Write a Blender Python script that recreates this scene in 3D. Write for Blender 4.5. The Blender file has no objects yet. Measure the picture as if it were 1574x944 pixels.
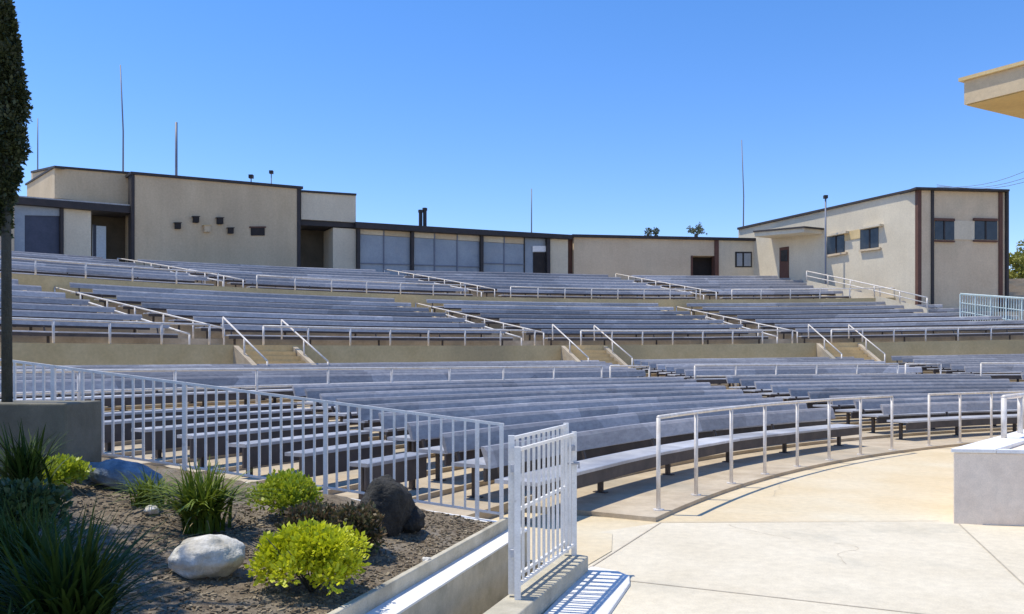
import bpy, math, random
from mathutils import Vector, noise
random.seed(7)
scene = bpy.context.scene
col = scene.collection
R_ = math.radians

# ---------------------------------------------------------------- camera
EYE, F, CXP, HY = 1.68, 1250.0, 787.0, 563.0
cam = bpy.data.cameras.new('camera'); cam_o = bpy.data.objects.new('camera', cam); col.objects.link(cam_o)
cam_o.location = (0, 0, EYE); cam_o.rotation_euler = (R_(90), 0, 0)
cam.sensor_width = 36; cam.lens = 36*F/1574; cam.shift_y = 91/1574
cam.clip_start = .05; cam.clip_end = 3000
scene.camera = cam_o
# ---------------------------------------------------------------- light
w = bpy.data.worlds.new('World'); scene.world = w; w.use_nodes = True
nt = w.node_tree; nt.nodes.clear()
sky = nt.nodes.new('ShaderNodeTexSky'); sky.sky_type = 'NISHITA'; sky.sun_disc = False
SD = Vector((.40, -.07, -1.0)).normalized()          # the way the sunlight travels
sky.sun_elevation = math.asin(-SD.z); sky.sun_rotation = math.atan2(-SD.x, -SD.y)
sky.air_density = 1.0; sky.dust_density = 0.0; sky.ozone_density = 4.5
bg = nt.nodes.new('ShaderNodeBackground'); bg.inputs[1].default_value = .15
wo = nt.nodes.new('ShaderNodeOutputWorld')
hs = nt.nodes.new('ShaderNodeHueSaturation'); hs.inputs['Saturation'].default_value = 1.25; hs.inputs['Value'].default_value = 1.28
nt.links.new(sky.outputs[0], hs.inputs['Color']); tn = nt.nodes.new('ShaderNodeMix'); tn.data_type = 'RGBA'; tn.blend_type = 'MULTIPLY'; tn.inputs[0].default_value = 1; tn.inputs[7].default_value = (1.17, .965, 1.04, 1)
nt.links.new(hs.outputs[0], tn.inputs[6]); nt.links.new(tn.outputs[2], bg.inputs[0]); nt.links.new(bg.outputs[0], wo.inputs[0])
sl = bpy.data.lights.new('sun', 'SUN'); sl.energy = 4.4; sl.angle = R_(.5); sl.color = (1, .935, .80)
so = bpy.data.objects.new('sun', sl); col.objects.link(so)
so.rotation_euler = SD.to_track_quat('-Z', 'Y').to_euler(); so.location = (-10, 5, 30)
scene.view_settings.view_transform = 'Standard'; scene.view_settings.look = 'None'
scene.view_settings.exposure = 0.10; scene.view_settings.gamma = 1

# ---------------------------------------------------------------- materials
def mat(name, c1, c2=None, scale=4, rough=.8, bump=0, bscale=40, metal=0, island=0, c3=None, s3=.5, m3=.45, spec=.5, stretch=None, trans=0, objr=0, cells=0, streak=0, grain=.07):
    m = bpy.data.materials.new(name); m.use_nodes = True
    n = m.node_tree.nodes; l = m.node_tree.links; b = n['Principled BSDF']
    b.inputs['Roughness'].default_value = rough; b.inputs['Metallic'].default_value = metal
    b.inputs['Specular IOR Level'].default_value = spec
    tc = n.new('ShaderNodeTexCoord')
    geo = n.new('ShaderNodeNewGeometry')
    src = geo.outputs['Position']
    if stretch:
        mp = n.new('ShaderNodeMapping'); mp.inputs['Scale'].default_value = stretch
        l.new(src, mp.inputs[0]); src = mp.outputs[0]
    out = None
    if c2:
        t = n.new('ShaderNodeTexNoise'); t.inputs['Scale'].default_value = scale; t.inputs['Detail'].default_value = 6
        t.inputs['Roughness'].default_value = .65
        l.new(src, t.inputs['Vector'])
        r = n.new('ShaderNodeValToRGB'); r.color_ramp.elements[0].position = .33; r.color_ramp.elements[1].position = .68
        r.color_ramp.elements[0].color = (*c1, 1); r.color_ramp.elements[1].color = (*c2, 1)
        l.new(t.outputs[0], r.inputs[0]); out = r.outputs[0]
        if island:
            mx = n.new('ShaderNodeMix'); mx.data_type = 'RGBA'; mx.inputs[0].default_value = .5
            r2 = n.new('ShaderNodeValToRGB'); r2.color_ramp.elements[0].color = (*c1, 1); r2.color_ramp.elements[1].color = (*c2, 1)
            l.new(geo.outputs['Random Per Island'], r2.inputs[0])
            mx.inputs[0].default_value = island
            l.new(out, mx.inputs[6]); l.new(r2.outputs[0], mx.inputs[7]); out = mx.outputs[2]
        if c3:
            t3 = n.new('ShaderNodeTexNoise'); t3.inputs['Scale'].default_value = s3; t3.inputs['Detail'].default_value = 5
            l.new(src, t3.inputs['Vector'])
            r3 = n.new('ShaderNodeValToRGB'); r3.color_ramp.elements[0].position = m3; r3.color_ramp.elements[1].position = m3+.2
            r3.color_ramp.elements[0].color = (0, 0, 0, 1); r3.color_ramp.elements[1].color = (1, 1, 1, 1)
            l.new(t3.outputs[0], r3.inputs[0])
            mx = n.new('ShaderNodeMix'); mx.data_type = 'RGBA'
            l.new(r3.outputs[0], mx.inputs[0]); l.new(out, mx.inputs[6]); mx.inputs[7].default_value = (*c3, 1); out = mx.outputs[2]
        def mul(out, tex_out, lo, hi, p0=.3, p1=.7):
            mr_ = n.new('ShaderNodeMapRange'); mr_.inputs[1].default_value = p0; mr_.inputs[2].default_value = p1
            mr_.inputs[3].default_value = lo; mr_.inputs[4].default_value = hi
            l.new(tex_out, mr_.inputs[0]); h_ = n.new('ShaderNodeHueSaturation')
            l.new(mr_.outputs[0], h_.inputs['Value']); l.new(out, h_.inputs['Color']); return h_.outputs[0]
        if grain:
            for sc_, am in ((85, grain), (11, grain*.9)):
                tg_ = n.new('ShaderNodeTexNoise'); tg_.inputs['Scale'].default_value = sc_; tg_.inputs['Detail'].default_value = 3
                l.new(geo.outputs['Position'], tg_.inputs['Vector']); out = mul(out, tg_.outputs[0], 1-am, 1+am)
        if cells:
            vo = n.new('ShaderNodeTexVoronoi'); vo.inputs['Scale'].default_value = cells; l.new(geo.outputs['Position'], vo.inputs['Vector'])
            sp_ = n.new('ShaderNodeSeparateColor'); l.new(vo.outputs['Color'], sp_.inputs[0]); out = mul(out, sp_.outputs[0], .78, 1.22, 0, 1)
        if streak:
            mp_ = n.new('ShaderNodeMapping'); mp_.inputs['Scale'].default_value = (2.2, 2.2, .12); l.new(geo.outputs['Position'], mp_.inputs[0])
            tg_ = n.new('ShaderNodeTexNoise'); tg_.inputs['Scale'].default_value = 2.0; tg_.inputs['Detail'].default_value = 5
            l.new(mp_.outputs[0], tg_.inputs['Vector']); out = mul(out, tg_.outputs[0], 1-streak, 1+streak*.5)
        if objr:
            oi = n.new('ShaderNodeObjectInfo'); mr = n.new('ShaderNodeMapRange'); mr.inputs[3].default_value = 1-objr; mr.inputs[4].default_value = 1+objr*.6
            l.new(oi.outputs['Random'], mr.inputs[0]); hv = n.new('ShaderNodeHueSaturation')
            l.new(mr.outputs[0], hv.inputs['Value']); l.new(out, hv.inputs['Color']); out = hv.outputs[0]
        l.new(out, b.inputs['Base Color'])
    else:
        b.inputs['Base Color'].default_value = (*c1, 1)
    if bump:
        t = n.new('ShaderNodeTexNoise'); t.inputs['Scale'].default_value = bscale; t.inputs['Detail'].default_value = 5
        l.new(geo.outputs['Position'], t.inputs['Vector'])
        bp = n.new('ShaderNodeBump'); bp.inputs['Strength'].default_value = bump; bp.inputs['Distance'].default_value = .02
        l.new(t.outputs[0], bp.inputs['Height']); l.new(bp.outputs[0], b.inputs['Normal'])
    if trans:
        tr = n.new('ShaderNodeBsdfTranslucent'); ms = n.new('ShaderNodeMixShader'); ms.inputs[0].default_value = trans
        if out: l.new(out, tr.inputs[0])
        else: tr.inputs[0].default_value = (*c1, 1)
        o = n['Material Output']
        l.new(b.outputs[0], ms.inputs[1]); l.new(tr.outputs[0], ms.inputs[2]); l.new(ms.outputs[0], o.inputs[0])
    return m
M = {}
M['gold'] = mat('gold_concrete', (.59, .475, .29), (.66, .55, .37), 1.2, .8, .12, 60, c3=(.65, .58, .43), s3=.35, m3=.5)
M['cream'] = mat('cream_concrete', (.60, .53, .395), (.68, .61, .47), 1.0, .8, .12, 60, c3=(.48, .44, .34), s3=.9, m3=.56)
M['tread'] = mat('terrace_concrete', (.40, .32, .22), (.56, .47, .34), 1.6, .85, .15, 50, c3=(.34, .30, .23), s3=.5, m3=.5)
M['retain'] = mat('retaining_concrete', (.60, .44, .21), (.71, .54, .28), .9, .85, .1, 30, c3=(.50, .38, .20), s3=.3, m3=.5)
M['white_pad'] = mat('white_concrete', (.66, .65, .62), (.78, .77, .74), 3, .8, .1, 60)
M['kerb'] = mat('kerb_concrete', (.42, .38, .28), (.56, .51, .40), 5, .85, .2, 60, c3=(.33, .30, .23), s3=3, m3=.55)
M['block'] = mat('shaded_block_concrete', (.13, .12, .085), (.21, .19, .14), 3, .9, .2, 40)  # block colour darkened to carry the shade on it
M['joint'] = mat('joint_filler', (.40, .34, .26), (.52, .46, .36), 6, .9)
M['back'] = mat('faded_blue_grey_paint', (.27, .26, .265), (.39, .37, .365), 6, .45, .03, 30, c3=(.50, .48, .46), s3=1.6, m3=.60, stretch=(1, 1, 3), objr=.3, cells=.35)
M['seat'] = mat('weathered_seat_paint', (.36, .37, .40), (.56, .56, .57), 2.0, .42, .03, 40, c3=(.30, .31, .34), s3=.7, m3=.5, cells=.35)
M['bracket'] = mat('dark_steel', (.05, .04, .035), (.10, .075, .06), 8, .6)
M['fascia'] = mat('bench_board_shade', (.045, .04, .042), (.085, .07, .065), 3, .7)  # board colour also stands in for the shade below the seats
M['rail'] = mat('white_rail_paint', (.60, .54, .47), (.78, .74, .69), 6, .4, c3=(.50, .40, .31), s3=9, m3=.64)
M['fence'] = mat('white_fence_paint', (.80, .77, .71), (.88, .85, .80), 6, .38, c3=(.55, .50, .42), s3=14, m3=.66)
M['stucco'] = mat('tan_stucco', (.54, .42, .265), (.63, .505, .335), .6, .9, .15, 25, c3=(.49, .385, .25), s3=.22, m3=.5, stretch=(1, 1, .5), streak=.035)
M['stucco_w'] = mat('pale_stucco', (.61, .53, .39), (.69, .61, .46), .5, .9, .15, 25, c3=(.55, .48, .36), s3=.2, m3=.5, streak=.03)
M['stucco_g'] = mat('warm_stucco', (.60, .465, .31), (.68, .545, .375), .6, .9, .15, 25, c3=(.50, .42, .29), s3=.22, m3=.5, streak=.03)
M['brown'] = mat('brown_pilaster', (.10, .045, .03), (.14, .065, .045), 1.5, .8)
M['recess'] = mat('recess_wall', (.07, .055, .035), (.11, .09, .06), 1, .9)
M['trim'] = mat('dark_roof_trim', (.025, .022, .022), (.045, .036, .035), 2, .7)
M['glass'] = mat('grey_blue_panel', (.20, .24, .29), (.31, .35, .39), .5, .3, c3=(.29, .31, .33), s3=.8, m3=.55)
M['glass_d'] = mat('dark_window', (.018, .02, .024), (.05, .055, .06), 1.2, .15)
M['dark'] = mat('dark_interior', (.02, .017, .016), (.035, .028, .025), 2, .9)
M['blue_d'] = mat('dark_blue_panel', (.03, .04, .07), (.05, .06, .10), 2, .5)
M['door_w'] = mat('pale_blue_door', (.62, .74, .84), (.70, .80, .88), 2, .5)
M['roof'] = mat('roof_gravel', (.40, .38, .36), (.55, .53, .50), 5, .9)
M['mast'] = mat('mast_grey', (.13, .15, .20), (.18, .20, .25), 1, .5)
M['stage'] = mat('pinkish_grey_paint', (.80, .66, .52), (.86, .73, .59), 2.5, .7, .08, 60, c3=(.77, .63, .50), s3=1.1, m3=.55)
M['stage_w'] = mat('white_stage_edge', (.78, .77, .75), (.84, .83, .81), 4, .6)
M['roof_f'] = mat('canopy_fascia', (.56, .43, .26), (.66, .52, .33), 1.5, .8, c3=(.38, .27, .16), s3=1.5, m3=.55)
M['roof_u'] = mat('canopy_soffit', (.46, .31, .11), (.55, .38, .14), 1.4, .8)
M['green_f'] = mat('pale_green_paint', (.55, .66, .60), (.74, .82, .78), 3, .5)
M['soil'] = mat('garden_soil', (.09, .065, .04), (.25, .20, .135), 14, .95, .9, 60, c3=(.22, .19, .15), s3=2.5, m3=.5)
M['chip'] = mat('mulch_chips', (.10, .07, .04), (.32, .26, .17), 5, .9, island=.8)
M['rock_w'] = mat('pale_boulder', (.46, .42, .33), (.80, .77, .70), 6, .9, .6, 30, c3=(.27, .23, .16), s3=4, m3=.58)
M['rock_d'] = mat('dark_lava_rock', (.018, .017, .015), (.055, .052, .045), 16, .95, 1, 45)
M['rock_b'] = mat('slate_blue_rock', (.13, .16, .20), (.30, .35, .40), 9, .8, .6, 40)
M['lime'] = mat('chartreuse_leaf', (.34, .38, .012), (.80, .82, .03), 9, .5, island=.6, trans=.3)
M['lime2'] = mat('yellow_green_leaf', (.20, .26, .015), (.60, .66, .04), 9, .5, island=.6, trans=.3)
M['green'] = mat('shrub_leaf', (.03, .06, .018), (.10, .15, .05), 8, .5, island=.6, trans=.2)
M['redleaf'] = mat('russet_leaf', (.05, .085, .03), (.22, .13, .07), 12, .5, island=.8, trans=.2)
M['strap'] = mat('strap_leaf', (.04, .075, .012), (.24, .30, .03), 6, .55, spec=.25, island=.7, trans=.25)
M['strap_shade'] = mat('shaded_strap_leaf', (.014, .035, .006), (.06, .10, .015), 5, .6, spec=.2, island=.7, trans=.2)  # strap leaves with the shade of the left corner put into their colour
M['dry'] = mat('dry_leaf', (.22, .16, .07), (.42, .33, .17), 6, .7, island=.6)
M['cyp'] = mat('cypress_leaf', (.012, .022, .008), (.055, .075, .022), 5, .6, island=.6)
M['bark'] = mat('grey_bark', (.035, .042, .038), (.08, .085, .075), 12, .9, .6, 40, stretch=(1, 1, .2))
M['yelltree'] = mat('yellow_green_tree_leaf', (.12, .14, .02), (.34, .33, .05), 1.2, .6, island=.6, trans=.2)
M['palm'] = mat('palm_leaf', (.04, .06, .03), (.09, .12, .06), 2, .6, island=.5)
M['ground'] = mat('dry_hill_ground', (.20, .16, .10), (.30, .25, .17), .3, .95)

# ---------------------------------------------------------------- helpers
ploc = {}
def tag(o, label=None, cat=None, group=None, kind=None):
    if label: o['label'] = label
    if cat: o['category'] = cat
    if group: o['group'] = group
    if kind: o['kind'] = kind
    return o
def thing(name, loc, label, cat, group=None):
    o = bpy.data.objects.new(name, None); o.empty_display_size = .2; col.objects.link(o)
    o.location = loc; ploc[o.name] = Vector(loc)
    return tag(o, label, cat, group)
class MB:
    def __init__(s): s.v = []; s.f = []
    def poly(s, pts, faces):
        b = len(s.v); s.v += [Vector(p) for p in pts]; s.f += [tuple(b+i for i in f) for f in faces]
    def hexa(s, b4, t4):
        s.poly(list(b4)+list(t4), [(3, 2, 1, 0), (4, 5, 6, 7), (0, 1, 5, 4), (1, 2, 6, 5), (2, 3, 7, 6), (3, 0, 4, 7)])
    def box(s, x0, x1, y0, y1, z0, z1):
        s.hexa([(x0, y0, z0), (x1, y0, z0), (x1, y1, z0), (x0, y1, z0)], [(x0, y0, z1), (x1, y0, z1), (x1, y1, z1), (x0, y1, z1)])
    def prism(s, plan, z0, z1):          # plan counter-clockwise list of (x, y); z0, z1 numbers or lists
        n = len(plan)
        zz0 = z0 if isinstance(z0, (list, tuple)) else [z0]*n
        zz1 = z1 if isinstance(z1, (list, tuple)) else [z1]*n
        pts = [(p[0], p[1], zz0[i]) for i, p in enumerate(plan)]+[(p[0], p[1], zz1[i]) for i, p in enumerate(plan)]
        s.poly(pts, [tuple(range(n-1, -1, -1)), tuple(range(n, 2*n))]+[(i, (i+1) % n, n+(i+1) % n, n+i) for i in range(n)])
    def tube(s, pts, r, n=8, r1=None):
        pts = [Vector(p) for p in pts]; m = len(pts); b = len(s.v)
        for i, p in enumerate(pts):
            d = (pts[min(i+1, m-1)]-pts[max(i-1, 0)]).normalized()
            u = d.cross(Vector((0, 0, 1)))
            if u.length < .05: u = d.cross(Vector((1, 0, 0)))
            u.normalize(); v = d.cross(u)
            rr = r if r1 is None else r+(r1-r)*i/(m-1)
            for k in range(n):
                a = 2*math.pi*(k+.5)/n; s.v.append(p+u*math.cos(a)*rr+v*math.sin(a)*rr)
        for i in range(m-1):
            for k in range(n):
                s.f.append((b+i*n+k, b+i*n+(k+1) % n, b+(i+1)*n+(k+1) % n, b+(i+1)*n+k))
        s.f.append(tuple(b+k for k in range(n-1, -1, -1))); s.f.append(tuple(b+(m-1)*n+k for k in range(n)))
    def sweep(s, rings):                 # rings: equal closed loops
        n = len(rings[0]); b = len(s.v)
        for r in rings: s.v += [Vector(p) for p in r]
        for i in range(len(rings)-1):
            for k in range(n):
                s.f.append((b+i*n+k, b+i*n+(k+1) % n, b+(i+1)*n+(k+1) % n, b+(i+1)*n+k))
        s.f.append(tuple(b+k for k in range(n-1, -1, -1))); e = b+(len(rings)-1)*n; s.f.append(tuple(e+k for k in range(n)))
    def build(s, name, m, parent=None, smooth=False, fixn=True, origin=None):
        me = bpy.data.meshes.new(name)
        if parent is not None: off = ploc.get(parent.name, Vector((0, 0, 0)))
        elif origin is not None: off = Vector(origin)
        else: off = Vector((0, 0, 0))
        me.from_pydata([v-off for v in s.v], [], s.f)
        me.materials.append(m)
        if fixn and len(s.f) < 60000:
            import bmesh
            bm = bmesh.new(); bm.from_mesh(me); bmesh.ops.recalc_face_normals(bm, faces=bm.faces); bm.to_mesh(me); bm.free()
        if smooth:
            for p in me.polygons: p.use_smooth = True
        o = bpy.data.objects.new(name, me); col.objects.link(o)
        if parent is not None:
            o.parent = parent
            ploc[o.name] = off           # children of parts share the thing's frame
        elif origin is not None:
            o.location = off; ploc[o.name] = off
        return o
def bevel(o, wd=.01, seg=2):
    b = o.modifiers.new('bevel', 'BEVEL'); b.width = wd; b.segments = seg; b.limit_method = 'ANGLE'
    return o
ORD = ['first', 'second', 'third', 'fourth', 'fifth', 'sixth', 'seventh', 'eighth', 'ninth', 'tenth', 'eleventh', 'twelfth',
       'thirteenth', 'fourteenth', 'fifteenth', 'sixteenth', 'seventeenth', 'eighteenth', 'nineteenth', 'twentieth']

# ---------------------------------------------------------------- the bowl: concentric terraces round a stage
CX, CY = 22.7, -3.3
def on_ring(px, R):
    k = (px-CXP)/F; a = 1+k*k; b = -2*k*CX-2*CY; c = CX*CX+CY*CY-R*R
    Y = (-b+math.sqrt(b*b-4*a*c))/(2*a)
    return (k*Y, Y)
def ang(p): return math.atan2(p[1]-CY, p[0]-CX) % (2*math.pi)
def rp(R, a): return (CX+R*math.cos(a), CY+R*math.sin(a))
def tilt(R, X):
    if R <= 29: return 0
    if R < 44: return .018*(R-29)/15*X
    if R < 54: return .018*X
    s = min(1, (R-54)/9)
    return (.018+(.022*s if X < 0 else -.006*s))*X
LOW = [25.6+.95*i for i in range(10)]+[36.6+.95*i for i in range(7)]
MID = [45.5+1.15*i for i in range(7)]
UPP = [55.3+1.12*i for i in range(7)]
rowz = {}
for i, r in enumerate(LOW): rowz[r] = .05+.0635*i+(.05 if i > 9 else 0)
for i, r in enumerate(MID): rowz[r] = 2.52+.31*i
for i, r in enumerate(UPP): rowz[r] = 5.35+.305*i
prof = [(24.35, 0), (24.35, .05)]
for i, r in enumerate(LOW):
    prof += [(r+.42, rowz[r])]
    nz = rowz[LOW[i+1]] if i < len(LOW)-1 else 1.25
    prof += [(r+.42, nz)]
prof += [(43.95, 1.25), (43.95, 2.46), (45.0, 2.5)]
for i, r in enumerate(MID):
    prof += [(r+.42, rowz[r])]
    if i < len(MID)-1: prof += [(r+.42, rowz[MID[i+1]])]
prof += [(53.45, rowz[MID[-1]]), (53.45, 5.42)]
for i, r in enumerate(UPP):
    prof += [(r+.42, rowz[r])]
    prof += [(r+.42, rowz[UPP[i+1]] if i < 6 else 7.45)]
prof += [(66, 7.45), (92, 7.2), (140, -.4)]
def terr_z(R, X):
    z = 0
    for (r0, z0), (r1, z1) in zip(prof, prof[1:]):
        if r0 <= R <= r1 and r1 > r0: z = z0+(z1-z0)*(R-r0)/(r1-r0); break
    return z+tilt(R, X)
def gate_x(Y): return -.01+(Y-5.36)*.375
def fence_y(X): return 7.0+(-.30-X)*.194
mb = MB()
A0, A1, NA = R_(48), R_(218), 226
AP = ang(on_ring(1004, 24.4)); AP = A0+(A1-A0)*round((AP-A0)/(A1-A0)*NA)/NA   # where the first step stops
skip = 0
for j in range(len(prof)):
    for i in range(NA+1):
        a = A0+(A1-A0)*i/NA; x, y = rp(prof[j][0], a)
        mb.v.append(Vector((x, y, prof[j][1]+tilt(prof[j][0], x))))
for j in range(len(prof)-1):
    for i in range(NA):
        q = [j*(NA+1)+i, j*(NA+1)+i+1, (j+1)*(NA+1)+i+1, (j+1)*(NA+1)+i]
        c = (mb.v[q[0]]+mb.v[q[2]])/2
        if prof[j][0] < 25.9 and c.x < 1.9 and ang((c.x, c.y)) > AP: continue
        if c.y < 7.25 and c.x < gate_x(c.y)+.12 and c.x > -9: continue
        mb.f.append(tuple(q))
p_, q_ = rp(24.35, AP), rp(26.02, AP)
mb.poly([(*p_, -.05), (*q_, -.05), (*q_, .05), (*p_, .05)], [(0, 1, 2, 3)])
p_ = [rp(26.02, AP+(A1-A0)/NA*i) for i in range(30)]
mb.poly([(*q, -.05) for q in p_]+[(*q, rowz[LOW[0]]) for q in p_], [(i, i+1, 31+i, 30+i) for i in range(29)])
o = mb.build('terrace_ground', M['tread']); tag(o, kind='structure')

mb = MB(); mb.poly([(-700, -700, -.62), (700, -700, -.62), (700, 1200, -.62), (-700, 1200, -.62)], [(0, 1, 2, 3)])
tag(mb.build('ground', M['ground']), kind='structure')
# plaza: the golden floor and the cream apron in front of it
mb = MB()
K = [(gate_x(y)+.10, y) for y in (-6, 3, 6.75)]
arc = [rp(24.42 if a < AP else 26.3, a) for a in [R_(154)-R_(106)*i/106 for i in range(107)]]
pl = [K[0], K[1], K[2]]; inner = [(30, -6)]
pts = [(p[0], p[1], 0) for p in [(-1.55, -6), K[1], K[2]]]+[(p[0], p[1], 0) for p in arc]+[(60, 12, 0), (60, -6, 0)]
mb.poly(pts, [tuple(range(len(pts)-1, -1, -1))])
tag(mb.build('plaza_floor', M['gold']), kind='structure')
mb = MB()
# apron in front of the line across the floor
mb.poly([(-1.9, -6, .004), (gate_x(3)+.10, 3, .004), (gate_x(6.8)+.10, 6.8, .004), (.85, 8.2, .004), (1.56, 8.70, .004), (4.62, 8.78, .004), (5.1, 8.5, .004), (14, 7.4, .004), (30, 7.4, .004), (30, -6, .004)],
        [tuple(range(9, -1, -1))])
tag(mb.build('apron_floor', M['cream']), kind='structure')
mb = MB()
def strip(p, q, w_, z):
    p = Vector((p[0], p[1], z)); q = Vector((q[0], q[1], z)); d = (q-p).normalized(); n = Vector((-d.y, d.x, 0))*w_/2
    mb.poly([p-n, q-n, q+n, p+n], [(0, 1, 2, 3)])
strip((.62, 6.7), (1.60, 8.72), .014, .009)
strip((4.74, 8.62), (3.75, 5.72), .014, .009); strip((3.75, 5.72), (3.0, 3.2), .014, .009)
strip((1.6, 8.73), (4.62, 8.80), .014, .0095)
strip((.9, 6.35), (3.2, 5.3), .012, .0085)
tag(mb.build('floor_joint', M['joint']), kind='structure')
mb = MB(); rnd = random.Random(21)
for (x, y, a_, L) in ((2.3, 8.6, -1.9, .8), (3.3, 10.4, .7, 1.7), (5.2, 12.0, 2.2, 1.4), (3.05, 7.7, -.4, 1.0)):
    p = Vector((x, y))
    for k in range(int(L/.06)):
        a_ += rnd.gauss(0, .28); q = p+Vector((math.cos(a_), math.sin(a_)))*.065; strip(p, q, .005*rnd.uniform(.5, 1.3), .0078); p = q
tag(mb.build('floor_crack', M['joint']), kind='structure')
# white pad beside the gate kerb
mb = MB()
pad = [(.03, 4.9), (.42, 4.75), (.90, 6.2), (.93, 6.42), (.86, 6.56), (.66, 6.72), (.60, 6.62)]
mb.prism(pad, -.1, .03)
bevel(tag(mb.build('pavement_pad', M['white_pad']), kind='structure'), .012)

# aisles: straight lines on plan between two rings
class Aisle:
    def __init__(s, pxa, Ra, pxb, Rb, w_, pta=None, ptb=None):
        s.a = Vector(pta or on_ring(pxa, Ra)); s.b = Vector(ptb or on_ring(pxb, Rb)); s.w = w_; s.Ra = Ra; s.Rb = Rb
    def pt(s, R):
        # point of the line at radius R
        d = s.b-s.a; c = s.a-Vector((CX, CY)); A = d.dot(d); B = 2*c.dot(d); Cc = c.dot(c)-R*R
        t = (-B+math.sqrt(max(0, B*B-4*A*Cc)))/(2*A); return s.a+d*t
    def ang(s, R): return ang(s.pt(R))
    def half(s, R):
        d = (s.b-s.a).normalized(); p = s.pt(R)-Vector((CX, CY)); p.normalize(); return s.w/2/R/max(.45, abs(d.dot(p)))
L0 = Aisle(0, 25, 430, 34.4, .35, pta=(-.10, 8.25)); 
L1 = Aisle(1400, 24.4, 935, 44, 1.7); L2 = Aisle(0, 24.4, 1320, 44, 1.9, pta=(18.4, 20.4))
M1 = Aisle(365, 44, 25, 54, 1.7); M2 = Aisle(855, 44, 600, 54, 1.7); M3 = Aisle(1245, 44, 1005, 54, 1.7)
U1 = Aisle(375, 54.5, 155, 63.5, 1.6); U2 = Aisle(765, 54.5, 572, 63.5, 1.6); U3 = Aisle(1105, 54.5, 930, 63.5, 1.6)
def north(p):                                   # beyond the line where the left rows stop
    return (p[0]+.3)*.50+(p[1]-8.1)*.86 > 0
def px_of(p): return CXP+F*p[0]/p[1] if p[1] > .5 else -9999
def right_px(R):
    if R < 44: return 1760
    if R < 54: return 1700-(R-44)*34
    return 1405-(R-55)*21

# bench bracket shared by all benches: leg, foot and back strut, in local frame (x = outward)
def bracket_mesh(back):
    m = MB()
    c_ = 0 if back else -.16
    m.box(c_-.03, c_+.03, -.03, .03, -.05, .385)
    m.box(-.28, .15 if back else -.06, -.026, .026, .362, .388)
    m.box(c_-.09, c_+.09, -.045, .045, -.05, .012)
    if back: m.hexa([(.19, -.02, .36), (.225, -.02, .36), (.225, .02, .36), (.19, .02, .36)], [(.300, -.02, .72), (.335, -.02, .72), (.335, .02, .72), (.300, .02, .72)])
    me = bpy.data.meshes.new('bench_leg'); me.from_pydata(m.v, [], m.f); me.materials.append(M['bracket']); return me
BR1, BR0 = bracket_mesh(True), bracket_mesh(False)

def bench(R, a0, a1, label, group, back=True, legs=True, rowgap=2.0, fasc=.13, bk=0):
    # a0 > a1 : from left to right
    z0 = rowz[R]
    L = (a0-a1)*R; n = max(2, int(L/1.2)); am = (a0+a1)/2; mx, my = rp(R, am)
    t = thing('bench', (mx, my, z0+tilt(R, mx)), label, 'bench', group)
    rnd = random.Random(int(R*100+am*1000))
    jit = [rnd.uniform(-.012, .012) for _ in range(n+1)]
    def sw(profile, j=1):
        rings = []
        for i in range(n+1):
            a = a0+(a1-a0)*i/n; ring = []
            xr, yr = rp(R, a); zz = z0+tilt(R, xr)
            for dr, dz in profile:
                x, y = rp(R+dr+(jit[i]*.6 if j else 0), a); ring.append((x, y, zz+dz+(jit[i]*.5 if j else 0)))
            rings.append(ring)
        m = MB(); m.sweep(rings); return m
    sb = .17 if back else -.04
    sw([(-.32, .39), (-.32, .425), (-.31, .432), (sb, .432), (sb, .39)]).build('seat', M['seat'], t)
    if fasc: sw([(-.30, .388-fasc), (-.30, .388), (-.27, .388), (-.27, .388-fasc)]).build('front_board_shade', M['fascia'], t)
    if back:
        tb = .77 if R < 44 else .83
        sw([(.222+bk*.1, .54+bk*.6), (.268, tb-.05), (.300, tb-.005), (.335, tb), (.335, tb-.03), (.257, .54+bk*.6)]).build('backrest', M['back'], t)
    if legs:
        nl = max(2, int(L/rowgap)+1)
        for i in range(nl):
            a = a0+(a1-a0)*(i+.12)/(nl-.76) if nl > 1 else am
            x, y = rp(R, a); o = bpy.data.objects.new('leg', BR1 if back else BR0); col.objects.link(o); o.parent = t
            o.location = Vector((x, y, z0+tilt(R, x)))-t.location; o.rotation_euler = (0, 0, a)
    return t

def row_span(R):
    ok = []
    for i in range(0, 1400):
        a = R_(60+i*.1); p = rp(R, a)
        if p[1] < 3: continue
        x = px_of(p)
        if -170 < x < right_px(R) and (R > 43 or north(p)): ok.append(a)
    return (max(ok), min(ok)) if ok else None
def rows(tier, aisles, secs, tname, group, rowgap, fasc):
    for i, R in enumerate(tier):
        if tier is LOW and i == 9: continue      # the cross walk behind its railing
        sp = row_span(R)
        if not sp: continue
        cuts = [sp[0]]
        for A in aisles(i): cuts += [A.ang(R)+A.half(R), A.ang(R)-A.half(R)]
        cuts.append(sp[1])
        names = secs(i)
        for s in range(0, len(cuts), 2):
            a0, a1 = min(cuts[s], sp[0]), max(cuts[s+1], sp[1])
            if (a0-a1)*R < 1.0: continue
            if px_of(rp(R, a1)) < -100: continue
            back = not names[s//2].startswith('backless')
            nm = names[s//2].replace('backless ', '')
            lab = f"{'blue-grey bench' if back else 'backless plank bench'}, {ORD[i]} row up in the {tname}, {nm}"
            bench(R, a0, a1, lab, (group if back else 'backless benches behind the white fence'), back, True, rowgap, fasc if back else .25, 0 if R < 44 else .15)  # backless benches get a taller dark board in place of under-seat shade
rows(LOW, lambda i: ([L0, L1, L2] if i < 10 else [L1, L2]),
     lambda i: (['backless left of the gate', 'between gate and rail gap', 'right of the rail gap', 'far right beyond the second aisle'] if i < 10 else
                ['left of the middle stair', 'between the middle and right stairs', 'right of the right stair']),
     'lower tier', 'benches of the lower tier', 2.0, .15)
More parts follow.
